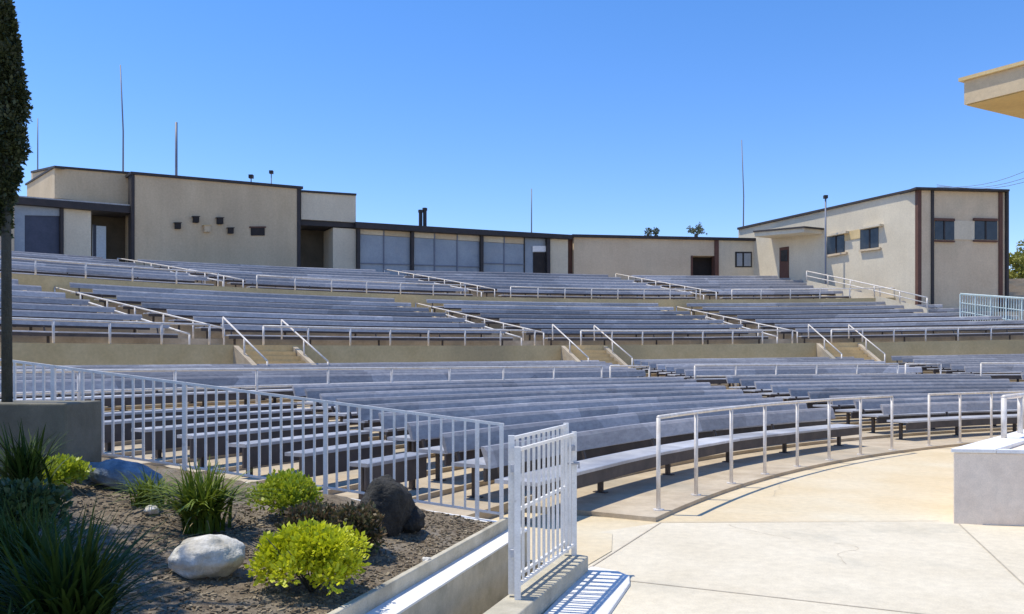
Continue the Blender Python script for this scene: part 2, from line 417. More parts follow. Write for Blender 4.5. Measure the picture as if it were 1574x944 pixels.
rows(MID, lambda i: [M1, M2, M3], lambda i: ['left of the left stair', 'between left and middle stairs', 'between middle and right stairs', 'right of the right stair'],
     'middle tier', 'benches of the middle tier', 2.6, .10)
rows(UPP, lambda i: [U1, U2, U3], lambda i: ['left of the left aisle', 'below the tall tan block', 'below the grey panelled windows', 'beside the two-storey building'],
     'top tier', 'benches of the top tier', 2.6, .08)

# retaining walls under the two cross walks
def ring_wall(name, R, pxl, pxr, zb, zt, th, label, gaps=[], m='retain'):
    a0, a1 = ang(on_ring(pxl, R)), ang(on_ring(pxr, R)); n = 90
    mbw = MB(); rings = []
    for i in range(n+1):
        a = a0+(a1-a0)*i/n; xr, yr = rp(R, a); t_ = tilt(R, xr)
        rings.append([(*rp(R-th, a), zb+t_), (*rp(R-th, a), zt+t_), (*rp(R, a), zt+t_), (*rp(R, a), zb+t_)])
    mbw.sweep(rings); o_ = mbw.build(name, M[m], origin=(*rp(R, (a0+a1)/2), zb)); tag(o_, label, 'wall'); return o_
ring_wall('retaining_wall', 44.0, -250, 1800, .9, 2.55, .22, 'long curved tan retaining wall between the lower and middle benches')
ring_wall('retaining_wall', 53.5, -250, 1440, 4.0, 5.48, .2, 'curved tan retaining wall between the middle and top benches')

# ---------------------------------------------------------------- railings
def railing(pts, h, spacing, name, label, group, r=.026, mid=None, m='rail', ends=True, post_r=None, plate=False):
    pts = [Vector(p) for p in pts]
    t = thing(name, pts[0], label, 'railing', group)
    b = MB(); b.tube([p+Vector((0, 0, h)) for p in pts], r); b.build('top_rail', M[m], t, smooth=True)
    if mid:
        for q in mid:
            b = MB(); b.tube([p+Vector((0, 0, q)) for p in pts], r*.8); b.build('middle_rail', M[m], t, smooth=True)
    cum = [0]
    for p, q in zip(pts, pts[1:]): cum.append(cum[-1]+(q-p).length)
    n = max(1, round(cum[-1]/spacing))
    for i in range(n+1):
        d = cum[-1]*i/n
        for k in range(len(pts)-1):
            if cum[k+1] >= d-1e-6: break
        f_ = (d-cum[k])/max(1e-6, cum[k+1]-cum[k]); p = pts[k].lerp(pts[k+1], max(0, min(1, f_)))
        b = MB(); b.tube([p-Vector((0, 0, .03)), p+Vector((0, 0, h-r*.3))], post_r or r)
        po_ = b.build('post', M[m], t, smooth=True)
        if plate:
            q_ = MB(); q_.tube([p-Vector((0, 0, .01)), p+Vector((0, 0, .012))], .065, 12); q_.build('base_plate', M[m], po_)
    return t
def ring_pts(R, pxl, pxr, z, n=None):
    a0, a1 = ang(on_ring(pxl, R)), ang(on_ring(pxr, R)); n = n or max(2, int(abs(a0-a1)*R/1.5)+1)
    out = []
    for i in range(n+1):
        a = a0+(a1-a0)*i/n; x, y = rp(R, a); out.append((x, y, z+tilt(R, x)))
    return out
RG = 'white pipe railings of the seating'
# front railing: the post places
railing(ring_pts(24.48, 1012, 1371, .05, 14), 1.05, 1.25, 'railing', 'tall white railing with eight posts in front of the front bench', RG, .025, plate=True)
railing(ring_pts(24.48, 1428, 1900, .05, 14), 1.05, 1.25, 'railing', 'tall white railing continuing right of the gap, beside the stage', RG, .025, plate=True)
zz = terr_z(35.3, 0)
for a, b, lab in ((-60, 925, 'long low white railing across the middle of the lower benches, left of the middle aisle'),
                  (938, 998, 'short boxed white railing in the lower benches, ending at the middle aisle'),
                  (1068, 1380, 'low white railing in the lower benches, between the middle and right aisles'),
                  (1392, 1446, 'short boxed white railing in the lower benches at the right aisle'),
                  (1508, 1760, 'low white railing in the lower benches at the right picture edge')):
    railing(ring_pts(35.3, a, b, zz), .92, 1.9 if b-a > 90 else 1.2, 'railing', lab, RG, .03, [.5] if b-a < 90 else [.55])
for a, b, lab in ((-120, 322, 'white railing on the retaining wall, left of the left stair'),
                  (405, 822, 'white railing on the retaining wall, between left and middle stairs'),
                  (893, 1218, 'white railing on the retaining wall, between middle and right stairs'),
                  (1278, 1740, 'white railing on the retaining wall, right of the right stair')):
    railing(ring_pts(43.85, a, b, 2.55), .64, 1.62, 'railing', lab, RG, .036)
for a, b, lab in ((-120, 335, 'white railing in front of the top benches, left of the left aisle'),
                  (395, 715, 'white railing in front of the top benches, below the tall tan block'),
                  (785, 1070, 'white railing in front of the top benches, below the panelled windows'),
                  (1125, 1400, 'white railing in front of the top benches, beside the two-storey building')):
    railing(ring_pts(53.4, a, b, 5.48), .60, 1.75, 'railing', lab, RG, .034)
# aisle handrails, following the slope
def aisle_rail(A, R0, R1, side, label, h=.75, sp=1.3):
    pts = []
    d = (A.b-A.a).normalized(); nrm = Vector((d.y, -d.x))
    if nrm.x < 0: nrm = -nrm
    n = 8
    for i in range(n+1):
        R = R0+(R1-R0)*i/n; p = A.pt(R)+nrm*side*A.w/2*.95
        rr = (p-Vector((CX, CY))).length
        pts.append((p.x, p.y, (rr-R0)/(R1-R0)*(terr_z(R1-.1, p.x)-terr_z(R0+.1, p.x))+terr_z(R0+.1, p.x)))
    return railing(pts, h, sp, 'handrail', label, 'sloping white handrails of the aisles', .032)
AN = {id(U1): 'left aisle of the top tier', id(U2): 'middle aisle of the top tier', id(U3): 'right aisle of the top tier',
      id(M1): 'left aisle of the middle tier', id(M2): 'middle aisle of the middle tier', id(M3): 'right aisle of the middle tier'}
for A in (U1, U2, U3):
    aisle_rail(A, 55.2, 63.2, 1, 'sloping white handrail on the right side of the '+AN[id(A)], .7)
    aisle_rail(A, 55.0, 61, -1, 'sloping white handrail on the left side of the '+AN[id(A)], .6)
for A in (M1, M2, M3):
    aisle_rail(A, 45.2, 53.0, 1, 'sloping white handrail on the right side of the '+AN[id(A)], .60, 1.3)
    aisle_rail(A, 45.2, 49.5, -1, 'short sloping white handrail on the left side of the '+AN[id(A)], .50, 1.3)
# tan cheek walls at the head of the middle aisles
for A, wd in ((M1, 'left'), (M2, 'middle'), (M3, 'right')):
    d = (A.b-A.a).normalized(); nrm = Vector((d.y, -d.x))
    if nrm.x < 0: nrm = -nrm
    p0 = A.pt(53.2)-nrm*A.w*.5; p1 = A.pt(49.0)-nrm*A.w*.5; q0 = p0-nrm*.22; q1 = p1-nrm*.22
    zt0 = terr_z(53.3, p0.x)+.62; zt1 = terr_z(49.1, p1.x)+.35
    b = MB(); b.hexa([(p0.x, p0.y, zt0-1.6), (p1.x, p1.y, zt1-1.4), (q1.x, q1.y, zt1-1.4), (q0.x, q0.y, zt0-1.6)],
                     [(p0.x, p0.y, zt0), (p1.x, p1.y, zt1), (q1.x, q1.y, zt1), (q0.x, q0.y, zt0)])
    tag(b.build('cheek_wall', M['retain'], origin=(p0.x, p0.y, zt0-1.6)), f'low sloping tan wall at the head of the {wd} aisle of the middle tier', 'wall', 'cheek walls of the aisles')
# stairs through the retaining wall with two handrails each
for px, wd in ((367, 'left'), (856, 'middle'), (1247, 'right')):
    R = 43.78; p = Vector(on_ring(px+42, R)); c = Vector((CX, CY)); inn = (c-p).normalized(); tan = Vector((inn.y, -inn.x))
    if tan.x < 0: tan = -tan
    zt = 2.5+tilt(44, p.x); zb = 1.2+tilt(43, p.x); n = 7
    t = thing('stair', (p.x, p.y, zb), f'{wd} of the three concrete stairs down from the middle tier', 'stair', 'stairs through the retaining wall')
    b = MB()
    for i in range(n):
        u0, u1 = i*.30, (i+1)*.30; z = zt-(i+1)*(zt-zb)/(n+1)
        q = [p+inn*u0-tan*.95, p+inn*u0+tan*.95, p+inn*u1+tan*.95, p+inn*u1-tan*.95]
        b.prism([(v.x, v.y) for v in q], zb-.3, z)
    b.build('flight', M['retain'], t)
    q = [p+inn*2.12-tan*1.25, p+inn*2.12+tan*1.25, p+inn*2.3+tan*1.25, p+inn*2.3-tan*1.25]
    b = MB()
    for s_ in (-1, 1):
        q = [p+tan*s_*1.0, p+tan*s_*1.18, p+inn*2.1+tan*s_*1.18, p+inn*2.1+tan*s_*1.0]
        if s_ < 0: q = q[::-1]
        zz_ = [zt+.02, zt+.02, zb+.25, zb+.25] if s_ > 0 else [zb+.25, zb+.25, zt+.02, zt+.02]
        b = MB(); b.prism([(v.x, v.y) for v in q], zb-.3, zz_); b.build('side_wall', M['tread'], t)
    for s_, sd in ((-1, 'left'), (1, 'right')):
        e0 = p-inn*.9+tan*s_*1.09; e1 = p+inn*2.1+tan*s_*1.09
        pts = [(e0.x, e0.y, zt+.32), (e1.x, e1.y, zb+.12)]
        railing(pts, .66, 1.7, 'handrail', f'slanting white handrail on the {sd} side of the {wd} stair', 'handrails of the three stairs', .03)

# ---------------------------------------------------------------- buildings along the top
class Facet:
    def __init__(s, p0, Y0, p1, Y1):
        s.p = Vector(((p0-CXP)/F*Y0, Y0)); q = Vector(((p1-CXP)/F*Y1, Y1)); s.d = (q-s.p).normalized()
        s.n = Vector((s.d.y, -s.d.x))           # towards the camera side
        if s.n.dot(-s.p) < 0: s.n = -s.n
    def at(s, px, out=0):
        k = (px-CXP)/F; p = s.p+s.n*out
        # p.x + t dx = k (p.y + t dy)
        t_ = (k*p.y-p.x)/(s.d.x-k*s.d.y); return p+s.d*t_
    def z(s, px, py, out=0): return EYE+(HY-py)/F*s.at(px, out).y
    def box(s, mb_, a, b, ta, tb, ba, bb, out=0, depth=.3, fl=0):
        p, q = s.at(a, out), s.at(b, out); r, u = q-s.n*depth, p-s.n*depth
        zt0, zt1, zb0, zb1 = s.z(a, ta, out), s.z(b, tb, out), s.z(a, ba, out)-fl, s.z(b, bb, out)-fl
        mb_.hexa([(p.x, p.y, zb0), (q.x, q.y, zb1), (r.x, r.y, zb1), (u.x, u.y, zb0)], [(p.x, p.y, zt0), (q.x, q.y, zt1), (r.x, r.y, zt1), (u.x, u.y, zt0)])
def fb(fc, parent, name, m, *a, **k):
    b = MB(); fc.box(b, *a, **k); return b.build(name, m, parent)
def ringY(px, R): return on_ring(px, R)[1]
def lin(x, x0, y0, x1, y1): return y0+(y1-y0)*(x-x0)/(x1-x0)
RB = 64.6
# --- left building: wing, tall block, upper boxes
fA = Facet(-60, ringY(-60, RB), 207, ringY(207, RB)); fB = Facet(207, ringY(207, RB-.5), 460, ringY(460, RB-.5)); fC = Facet(460, ringY(460, RB), 548, ringY(548, RB))
pA = fA.at(60)
tl = thing('concession_building', (pA.x, pA.y, 6.5), 'tan building with a tall windowless block at the top left of the seating', 'building')
def topA(x): return lin(x, 30, 303, 205, 317)
fb(fA, tl, 'wall', M['stucco_g'], -60, 22, topA(-60)+9, topA(22)+9, 392, 392, depth=.4, fl=1)
fb(fA, tl, 'grey_panel', M['glass'], 22, 38, topA(22)+9, topA(38)+9, 390, 390, out=-.05, depth=.3, fl=1)
fb(fA, tl, 'transom', M['glass'], 38, 96, topA(38)+9, topA(96)+9, 331, 332, out=-.05, depth=.3)
o = fb(fA, tl, 'opening_panel', M['blue_d'], 38, 96, 331, 332, 390, 390, out=-.12, depth=.2, fl=1)  # dark panel put in for the unlit opening
fb(fA, tl, 'pillar', M['trim'], 93, 98, topA(93)+9, topA(98)+9, 392, 392, out=.1, depth=.5, fl=1)
fb(fA, tl, 'wall', M['stucco_w'], 98, 140, topA(98)+9, topA(140)+9, 392, 395, depth=.5, fl=1)
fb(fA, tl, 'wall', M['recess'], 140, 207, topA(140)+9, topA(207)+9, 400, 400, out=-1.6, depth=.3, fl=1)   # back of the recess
fb(fA, tl, 'door', M['door_w'], 148, 163, 347, 348, 402, 404, out=-1.2, depth=.1, fl=.8)
fb(fA, tl, 'door_frame', M['blue_d'], 143, 148, 345, 346, 402, 404, out=-1.2, depth=.14, fl=.8)
fb(fA, tl, 'fascia', M['trim'], -60, 204, topA(-60), topA(204), topA(-60)+10, topA(204)+11, out=.35, depth=6)
b = MB(); fA.box(b, -60, 200, topA(-60)-2, topA(200)-2, topA(-60), topA(200), out=.3, depth=5.9); b.build('roof', M['roof'], tl)
# upper box left
fU = Facet(84, ringY(84, RB+.6), 203, ringY(203, RB+.6))
fb(fU, tl, 'upper_wall', M['stucco'], 84, 203, 257, 267, 304, 317, depth=5.5)
fb(fU, tl, 'upper_trim', M['trim'], 83, 203, 254.5, 264.5, 257.5, 267.5, out=.12, depth=5.8)
pc = fU.at(84); f2 = Facet(48, pc.y+4.2, 84, pc.y+.02)
fb(f2, tl, 'upper_wall', M['stucco_g'], 48, 84, 266, 257, 300, 304, depth=.3)
fb(f2, tl, 'upper_trim', M['trim'], 47, 84, 263, 254.5, 266, 257.5, out=.1, depth=.5)
# tall block
def topB(x): return lin(x, 207, 268, 460, 290)
fb(fB, tl, 'tall_wall', M['stucco'], 207, 458, topB(207), topB(458), 392, 404, depth=6, fl=1)
fb(fB, tl, 'tall_trim', M['trim'], 201, 466, topB(201)-4, topB(466)-4, topB(201), topB(466), out=.12, depth=6.2)
fb(fB, tl, 'pillar', M['trim'], 202, 207, topB(202)+.2, topB(207)+.2, 392, 393, out=.05, depth=.7, fl=1)
fb(fB, tl, 'pillar', M['trim'], 457, 462, topB(457)+.2, topB(462)+.2, 404, 405, out=.05, depth=.7, fl=1)
for x, y, s_, mm in ((274, 347.5, 5, 'dark'), (302, 338, 5, 'dark'), (319, 352, 5.5, 'brown'), (339, 340, 5.2, 'dark'), (355.5, 355, 4.6, 'dark')):
    o = fb(fB, tl, 'wall_light', M['stucco'] if mm == 'brown' else M['dark'], x-s_*.85, x+s_*.85, y-s_, y-s_, y+s_*.8, y+s_*.8, out=.22, depth=.2)
    if mm == 'brown': o['label'] = 'tan lamp box in the row of dark ones'
    q = MB(); fB.box(q, x-s_-.8, x+s_+.8, y-s_-.9, y-s_-.9, y-s_, y-s_, out=.26, depth=.24); q.build('hood', M['trim'] if mm == 'dark' else M['retain'], tl)
o = fb(fB, tl, 'vent', M['dark'], 386, 407, 350, 350, 362, 362, out=.06, depth=.05)
fb(fB, tl, 'vent_frame', M['brown'], 384, 409, 348, 348, 350, 350, out=.10, depth=.09)
# upper box right
fb(fC, tl, 'upper_wall', M['stucco_w'], 463, 547, 295, 300.5, 337, 342, out=.2, depth=5)
fb(fC, tl, 'upper_trim', M['trim'], 462, 548, 292, 297.5, 295, 300.5, out=.3, depth=5.3)
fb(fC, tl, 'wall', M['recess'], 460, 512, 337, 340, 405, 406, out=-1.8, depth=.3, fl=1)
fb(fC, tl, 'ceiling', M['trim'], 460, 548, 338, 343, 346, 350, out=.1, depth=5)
fb(fC, tl, 'wall', M['stucco_w'], 512, 547, 350, 352, 408, 410, depth=2.2, fl=1)
# --- glazed low building
fD = Facet(548, ringY(548, RB), 742, ringY(742, RB)); fD2 = Facet(742, ringY(742, RB), 880, ringY(880, RB))
pD = fD.at(650)
tg = thing('panelled_building', (pD.x, pD.y, 7), 'low building with grey-blue panelled windows and dark posts', 'building')
def topD(x): return lin(x, 548, 341, 742, 353) if x < 742 else lin(x, 742, 353, 880, 361)
for fc, bays, posts in ((fD, ((554, 591), (591, 632), (637, 669), (669, 704), (704, 739)), (551.5, 634.5)), (fD2, ((743.5, 776), (776, 807)), (741.2,))):
    for i, (a, b) in enumerate(bays):
        wnd = fb(fc, tg, 'window', M['glass'], a, b-1.5, topD(a)+19, topD(b)+19, 414, 414, out=-.05, depth=.15, fl=1)
        fb(fc, wnd, 'transom', M['stucco_w'] if i % 2 == 0 else M['stucco_g'], a, b-1.5, topD(a)+8, topD(b)+8, topD(a)+18.4, topD(b)+18.4, out=-.03, depth=.2)
        fb(fc, wnd, 'mullion', M['trim'] if i in (1, 4) else M['mast'], b-1.5, b, topD(b)+8, topD(b)+8, 414, 414, out=.02, depth=.25, fl=1)
        fb(fc, wnd, 'sill', M['mast'], a, b-1.5, 404+i*1.2, 404.5+i*1.2, 405.5+i*1.2, 406+i*1.2, out=.03, depth=.07)
    for p_ in posts: fb(fc, tg, 'post', M['trim'], p_-2.2, p_+2.2, topD(p_)+6, topD(p_)+6, 414, 414, out=.25, depth=.35, fl=1)
fb(fD2, tg, 'wall', M['glass'], 807, 841, topD(807)+8, topD(841)+8, 416, 417, out=-.1, depth=.3, fl=1)
dr = fb(fD2, tg, 'door', M['dark'], 820, 838, 388, 388, 418, 418, out=-.02, depth=.1, fl=1)
fb(fD2, dr, 'door_panel', M['stage_w'], 819, 839, 378, 378, 387, 387, out=.02, depth=.12)
fb(fD2, tg, 'post', M['trim'], 841, 846, topD(841)+6, topD(846)+6, 418, 418, out=.25, depth=.5, fl=1)
fb(fD, tg, 'fascia', M['trim'], 547, 742, topD(547), topD(742), topD(547)+9, topD(742)+8, out=.5, depth=6)
fb(fD2, tg, 'fascia', M['trim'], 742, 880, topD(742), topD(880), topD(742)+8, topD(880)+6, out=.5, depth=6)
fb(fD2, tg, 'wall', M['stucco_w'], 846, 873, topD(846)+6, topD(873)+6, 418, 419, depth=1, fl=1)
fb(fD2, tg, 'pilaster', M['brown'], 873.2, 882, topD(873)+6, topD(882)+5, 418, 419, out=-.4, depth=.6, fl=1)
# pipes on its roof
for x, tp, lb in ((646.5, 324, 'shorter dark vent pipe, the left of the pair on the low roof'), (653, 321, 'taller dark vent pipe, the right of the pair on the low roof')):
    b = MB(); p = fD.at(x, -1.2); zz_ = EYE+(HY-348)/F*p.y; z1_ = EYE+(HY-tp)/F*p.y
    b.tube([(p.x, p.y, zz_-.5), (p.x, p.y, z1_)], .13, 12); b.tube([(p.x, p.y, z1_-.12), (p.x, p.y, z1_+.05)], .17, 12)
    tag(b.build('vent_pipe', M['trim'], origin=(p.x, p.y, zz_)), lb, 'vent pipe', 'vent pipes on the low roof')
# --- plain wall building
fE = Facet(880, ringY(880, RB), 1163, ringY(1163, RB))
pE = fE.at(990)
te = thing('plain_building', (pE.x, pE.y, 7), 'long low tan building with a dark square opening and one small window', 'building')
def topE(x): return lin(x, 880, 361, 1163, 367)
fb(fE, te, 'wall', M['stucco_g'], 882, 1062, topE(882)+3, topE(1062)+3, 420, 422, depth=6, fl=1)
fb(fE, te, 'wall', M['stucco_g'], 1062, 1099, topE(1062)+3, topE(1099)+3, 393, 393.5, depth=6, fl=0)
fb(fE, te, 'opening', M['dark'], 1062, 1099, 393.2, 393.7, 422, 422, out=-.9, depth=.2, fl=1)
fb(fE, te, 'opening_frame', M['brown'], 1062, 1065, 393, 393, 422, 422, out=.04, depth=.4, fl=1)
fb(fE, te, 'pilaster', M['brown'], 1099, 1105, topE(1099)+3, topE(1105)+3, 422, 422, out=.12, depth=.6, fl=1)
fb(fE, te, 'wall', M['stucco_w'], 1105, 1163, topE(1105)+3, topE(1163)+3, 423, 424, depth=6, fl=1)
wf = fb(fE, te, 'window', M['glass_d'], 1130, 1156, 387, 387, 411, 411, out=.03, depth=.05)
for a, b_, mm in ((1133, 1141, 'glass'), (1144, 1154, 'glass')): fb(fE, wf, 'pane', M[mm], a, b_, 389.5, 389.5, 409, 409, out=.06, depth=.03)
fb(fE, te, 'fascia', M['trim'], 880, 1165, topE(880)-1, topE(1165)-1, topE(880)+3, topE(1165)+3, out=.25, depth=6.3)

# --- two-storey building on the right
Yn, Yf = 48.6, 61.0
fF = Facet(1160, Yf, 1411, Yn); fG = Facet(1411, Yn, 1551, Yn+.8)
pF = fG.at(1480)
tf = thing('two_storey_building', (pF.x, pF.y, 4), 'two-storey tan building with brown corner pilasters at the right end', 'building')
def topF(x):
    zt_ = EYE+(HY-288)/F*Yn; Y_ = fF.at(x).y; return HY-(zt_-EYE)*F/Y_
def topG(x): return lin(x, 1411, 287.5, 1551, 291)
fb(fF, tf, 'side_wall', M['stucco_w'], 1135, 1410, topF(1135)+3, topF(1410)+3, 470, 500, depth=7, fl=0)
fb(fF, tf, 'roof_trim', M['trim'], 1133, 1411, topF(1133), topF(1411), topF(1133)+3.2, topF(1411)+3.2, out=.15, depth=7.3)
# the front: pilasters, wall, windows
fb(fG, tf, 'pilaster', M['brown'], 1411, 1416.5, topG(1411)+3, topG(1417)+3, 490, 490, out=.09, depth=.7, fl=1)
fb(fG, tf, 'wall', M['stucco_g'], 1416.5, 1432, topG(1417)+3, topG(1432)+3, 490, 490, out=.05, depth=7, fl=1)
fb(fG, tf, 'pilaster', M['trim'], 1432, 1436, topG(1432)+3, topG(1436)+3, 490, 490, out=.13, depth=.7, fl=1)
fb(fG, tf, 'front_wall', M['stucco_g'], 1436, 1536, topG(1436)+3, topG(1536)+3, 495, 495, depth=8, fl=2)
fb(fG, tf, 'pilaster', M['brown'], 1536, 1541.5, topG(1536)+3, topG(1541)+3, 490, 490, out=.08, depth=.7, fl=1)
fb(fG, tf, 'wall', M['stucco_g'], 1541.5, 1547, topG(1541)+3, topG(1547)+3, 490, 490, out=.05, depth=8, fl=1)
fb(fG, tf, 'downpipe', M['trim'], 1547.2, 1551, topG(1547)+3, topG(1551)+3, 490, 490, out=.2, depth=.3, fl=1)
fb(fG, tf, 'roof_trim', M['trim'], 1408, 1552, topG(1408), topG(1552), topG(1408)+3, topG(1552)+3, out=.4, depth=8)
for a, b_ in ((1437, 1467), (1498.5, 1533)):
    wn = fb(fG, tf, 'window', M['glass_d'], a, b_, 339, 340, 368, 369, out=.03, depth=.06)
    fb(fG, wn, 'mullion', M['trim'], (a+b_)/2-1, (a+b_)/2+1, 340, 340, 368, 368, out=.07, depth=.05)
    fb(fG, wn, 'sill', M['brown'], a-1, b_+1, 368.8, 369.8, 371.3, 372.3, out=.14, depth=.12)
    fb(fG, wn, 'lintel', M['brown'], a-1, b_+1, 335, 336, 338.8, 339.8, out=.14, depth=.12)
fb(fG, tf, 'spandrel', M['stucco_w'], 1467, 1498, 339, 340, 368, 369, out=.04, depth=.04)
# side windows with hoods
for a, b_, ta, tb, ba, bb in ((1271, 1298, 364, 358, 392, 387), (1322, 1350, 353, 347, 384, 380)):
    wn = fb(fF, tf, 'window', M['glass_d'], a, b_, ta, tb, ba, bb, out=.03, depth=.06)
    fb(fF, wn, 'mullion', M['trim'], (a+b_)/2-.8, (a+b_)/2+.8, (ta+tb)/2, (ta+tb)/2, (ba+bb)/2, (ba+bb)/2, out=.07, depth=.05)
    fb(fF, wn, 'hood', M['stucco_w'], a-2, b_+2, ta-3.2, tb-3.2, ta, tb, out=.35, depth=.35)
    fb(fF, wn, 'sill', M['stucco_g'], a-2, b_+2, ba, bb, ba+3, bb+3, out=.18, depth=.16)
fb(fF, tf, 'spandrel', M['retain'], 1298, 1322, 357, 352, 370, 366, out=.05, depth=.05)
# entrance canopy and door on the far part of the side
fb(fF, tf, 'canopy', M['stucco_w'], 1158, 1236, 357, 350, 364, 357, out=1.7, depth=1.7)
fb(fF, tf, 'canopy_trim', M['trim'], 1157.5, 1236.6, 354.8, 347.6, 357.2, 350.2, out=1.8, depth=1.8)
dr = fb(fF, tf, 'door', M['brown'], 1198, 1212, 381, 379, 432, 434, out=.05, depth=.08)
fb(fF, dr, 'door_pane', M['glass_d'], 1200, 1210, 385, 384, 402, 402, out=.08, depth=.03)
# ramp wall and railing beside it
wl = []
for x in (1240, 1300, 1360, 1425):
    p = fF.at(x, 1.1); wl.append((p.x, p.y))
zt = [EYE+(HY-y)/F*p[1] for y, p in zip((431, 444, 458, 474), wl)]
t = MB()
t.sweep([[(p[0], p[1], z-3), (p[0], p[1], z), (p[0]+.15, p[1]+.12, z), (p[0]+.15, p[1]+.12, z-3)] for p, z in zip(wl, zt)])
tag(t.build('ramp_wall', M['stucco_w'], origin=(wl[0][0], wl[0][1], zt[0]-2)), 'pale sloping ramp wall at the foot of the two-storey building', 'wall')
railing([(p[0], p[1], z) for p, z in zip(wl, zt)], .62, 1.9, 'handrail', 'cream handrail on the ramp wall beside the two-storey building', None, .04, [.3])
# pale green picket fence at the right
def picket(pts_b, pts_t, n, name, label, m, nm='fence'):
    b0, b1 = Vector(pts_b[0]), Vector(pts_b[1]); t0, t1 = Vector(pts_t[0]), Vector(pts_t[1])
    tt = thing(nm, b0, label, 'fence')
    for a_, c_ in ((t0, t1), (b0, b1)):
        q = MB(); q.tube([a_, c_], .06); q.build('rail', m, tt)
    for f_ in (.33, .66):
        q = MB(); q.tube([b0.lerp(t0, f_), b1.lerp(t1, f_)], .03); q.build('rail', m, tt)
    for i in range(n+1):
        f_ = i/n; q = MB(); q.tube([b0.lerp(b1, f_)-Vector((0, 0, 1.2 if i % 6 == 0 else 0)), t0.lerp(t1, f_)], .045 if i % 6 == 0 else .022, 6); q.build('post' if i % 6 == 0 else 'picket', m, tt)
    return tt
def PX(x, y, Y): return ((x-CXP)/F*Y, Y, EYE+(HY-y)/F*Y)
picket((PX(1476, 492, 45.5), PX(1620, 524, 43.5)), (PX(1476, 452, 45.5), PX(1620, 462, 43.5)), 36, 'fence', 'pale green picket fence running down beside the right end of the benches', M['green_f'])
q = MB(); a_, b_ = PX(1475, 492, 45.7), PX(1622, 526, 43.7)
q.hexa([(a_[0], a_[1], a_[2]-2.4), (b_[0], b_[1], b_[2]-2.4), (b_[0]+.3, b_[1]+.5, b_[2]-2.4), (a_[0]+.3, a_[1]+.5, a_[2]-2.4)],
       [(a_[0], a_[1], a_[2]+.1), (b_[0], b_[1], b_[2]+.1), (b_[0]+.3, b_[1]+.5, b_[2]+.1), (a_[0]+.3, a_[1]+.5, a_[2]+.1)])
tag(q.build('ramp_wall', M['white_pad'], origin=(a_[0], a_[1], a_[2]-2)), 'white sloping kerb wall under the pale green fence', 'wall')

# ---------------------------------------------------------------- masts, wires
def mast(x, yt, yb, Y, r, label, kink=0, head=None, name='mast', top_r=.6):
    b = MB(); p0 = Vector(PX(x, yb, Y)); p0.z -= 3; p1 = Vector(PX(x-kink, yt, Y))
    mid = p0.lerp(p1, .55); 
    if kink: mid.x += .12
    b.tube([p0, mid, p1], r, 8, r*top_r)
    t_ = thing(name, p0, label, 'mast', None); b.build('pole', M['mast'], t_, smooth=True)
    if head:
        q = MB(); q.box(p1.x-head, p1.x+head, p1.y-head, p1.y+head, p1.z-.05, p1.z+head*1.3); q.build('head', M['trim'], t_)
mast(189, 100, 262, 58, .065, 'tallest thin mast above the tall tan block', kink=4)
mast(271, 188, 270, 56, .09, 'shorter stout mast above the tall tan block', top_r=.9)
mast(58, 182, 262, 66, .06, 'faint thin mast beside the dark cypress')
mast(817, 290, 355, 72, .07, 'faint thin mast above the grey panelled building')
mast(1142, 215, 352, 68, .06, 'tall thin mast beside the roof slope of the two-storey building', kink=2)
mast(1269, 304, 432, fF.at(1269).y-1.2, .06, 'grey pole with a small lamp head in front of the side windows', head=.12, name='lamp_pole', top_r=.9)
mast(386, 273, 284, 55, .06, 'small vent stub with a dark cap on the roof of the tall block', head=.14, name='roof_vent')
mast(417, 266, 287, 55, .05, 'taller vent stub with a dark cap, right of the other on the tall block', head=.12, name='roof_vent')
for y0, y1, ww in ((284, 246, 'upper'), (282, 262, 'middle'), (280, 272, 'lower')):
    b = MB(); p0, p1 = Vector(PX(1440, y0+4, 75)), Vector(PX(1640, y1-14, 62))
    b.tube([p0.lerp(p1, i/10)-Vector((0, 0, .9*math.sin(math.pi*i/10))) for i in range(11)], .022, 5)
    tag(b.build('utility_wire', M['mast'], origin=p0), f'{ww} of three faint overhead wires at the right picture edge', 'wire', 'overhead wires')

# ---------------------------------------------------------------- stage and canopy
st = thing('stage_platform', (4.7, 8.7, 0), 'low pinkish grey stage platform with a white edge at the right', 'stage')
c0 = Vector((4.70, 8.66)); d1 = Vector((1, -.19)).normalized(); d2 = Vector((.70, .76)).normalized()
plan = [c0, c0+d1*9, c0+d1*9+d2*8, c0+d2*9.5]
b = MB(); b.prism([(p.x, p.y) for p in plan], -.2, .76); bevel(b.build('platform', M['stage'], st), .012)
def off(p, u, v): q = p+d1*u+d2*v; return (q.x, q.y)
b = MB(); b.prism([off(c0, -.02, -.02), off(c0, .42, -.02), off(c0, .42, 9.5), off(c0, -.02, 9.5)], .762, .805); bevel(b.build('edge_band', M['stage_w'], st), .008)
b = MB(); b.prism([off(c0, .425, -.015), off(c0, 9, -.015), off(c0, 9, .12), off(c0, .425, .12)], .763, .80); b.build('edge_band', M['stage_w'], st)
sp = []
for v in (3.3, 5.0, 7.0, 9.0):
    q = c0+d2*v-d1*0+d1*.2; sp.append((q.x, q.y, .80))
railing([( (c0+d2*1.75+d1*.12).x, (c0+d2*1.75+d1*.12).y, .80), *[((c0+d2*v+d1*.12).x, (c0+d2*v+d1*.12).y, .80) for v in (2.6, 4.2, 6, 9)]], .50, .9, 'railing',
        'short thick white railing standing on the stage edge', None, .032)
cv = thing('stage_canopy', PX(1480, 160, 14), 'tan flat stage canopy corner with ochre underside against the sky', 'canopy')
P0 = Vector((PX(1482, 160, 14)[0], 14)); e1 = Vector((.60, -.80)).normalized(); e2 = Vector((.90, .47)).normalized()
zt, zb = EYE+(HY-125)/F*14, EYE+(HY-161)/F*14
plan = [P0, P0+e1*9, P0+e1*9+e2*9, P0+e2*9]
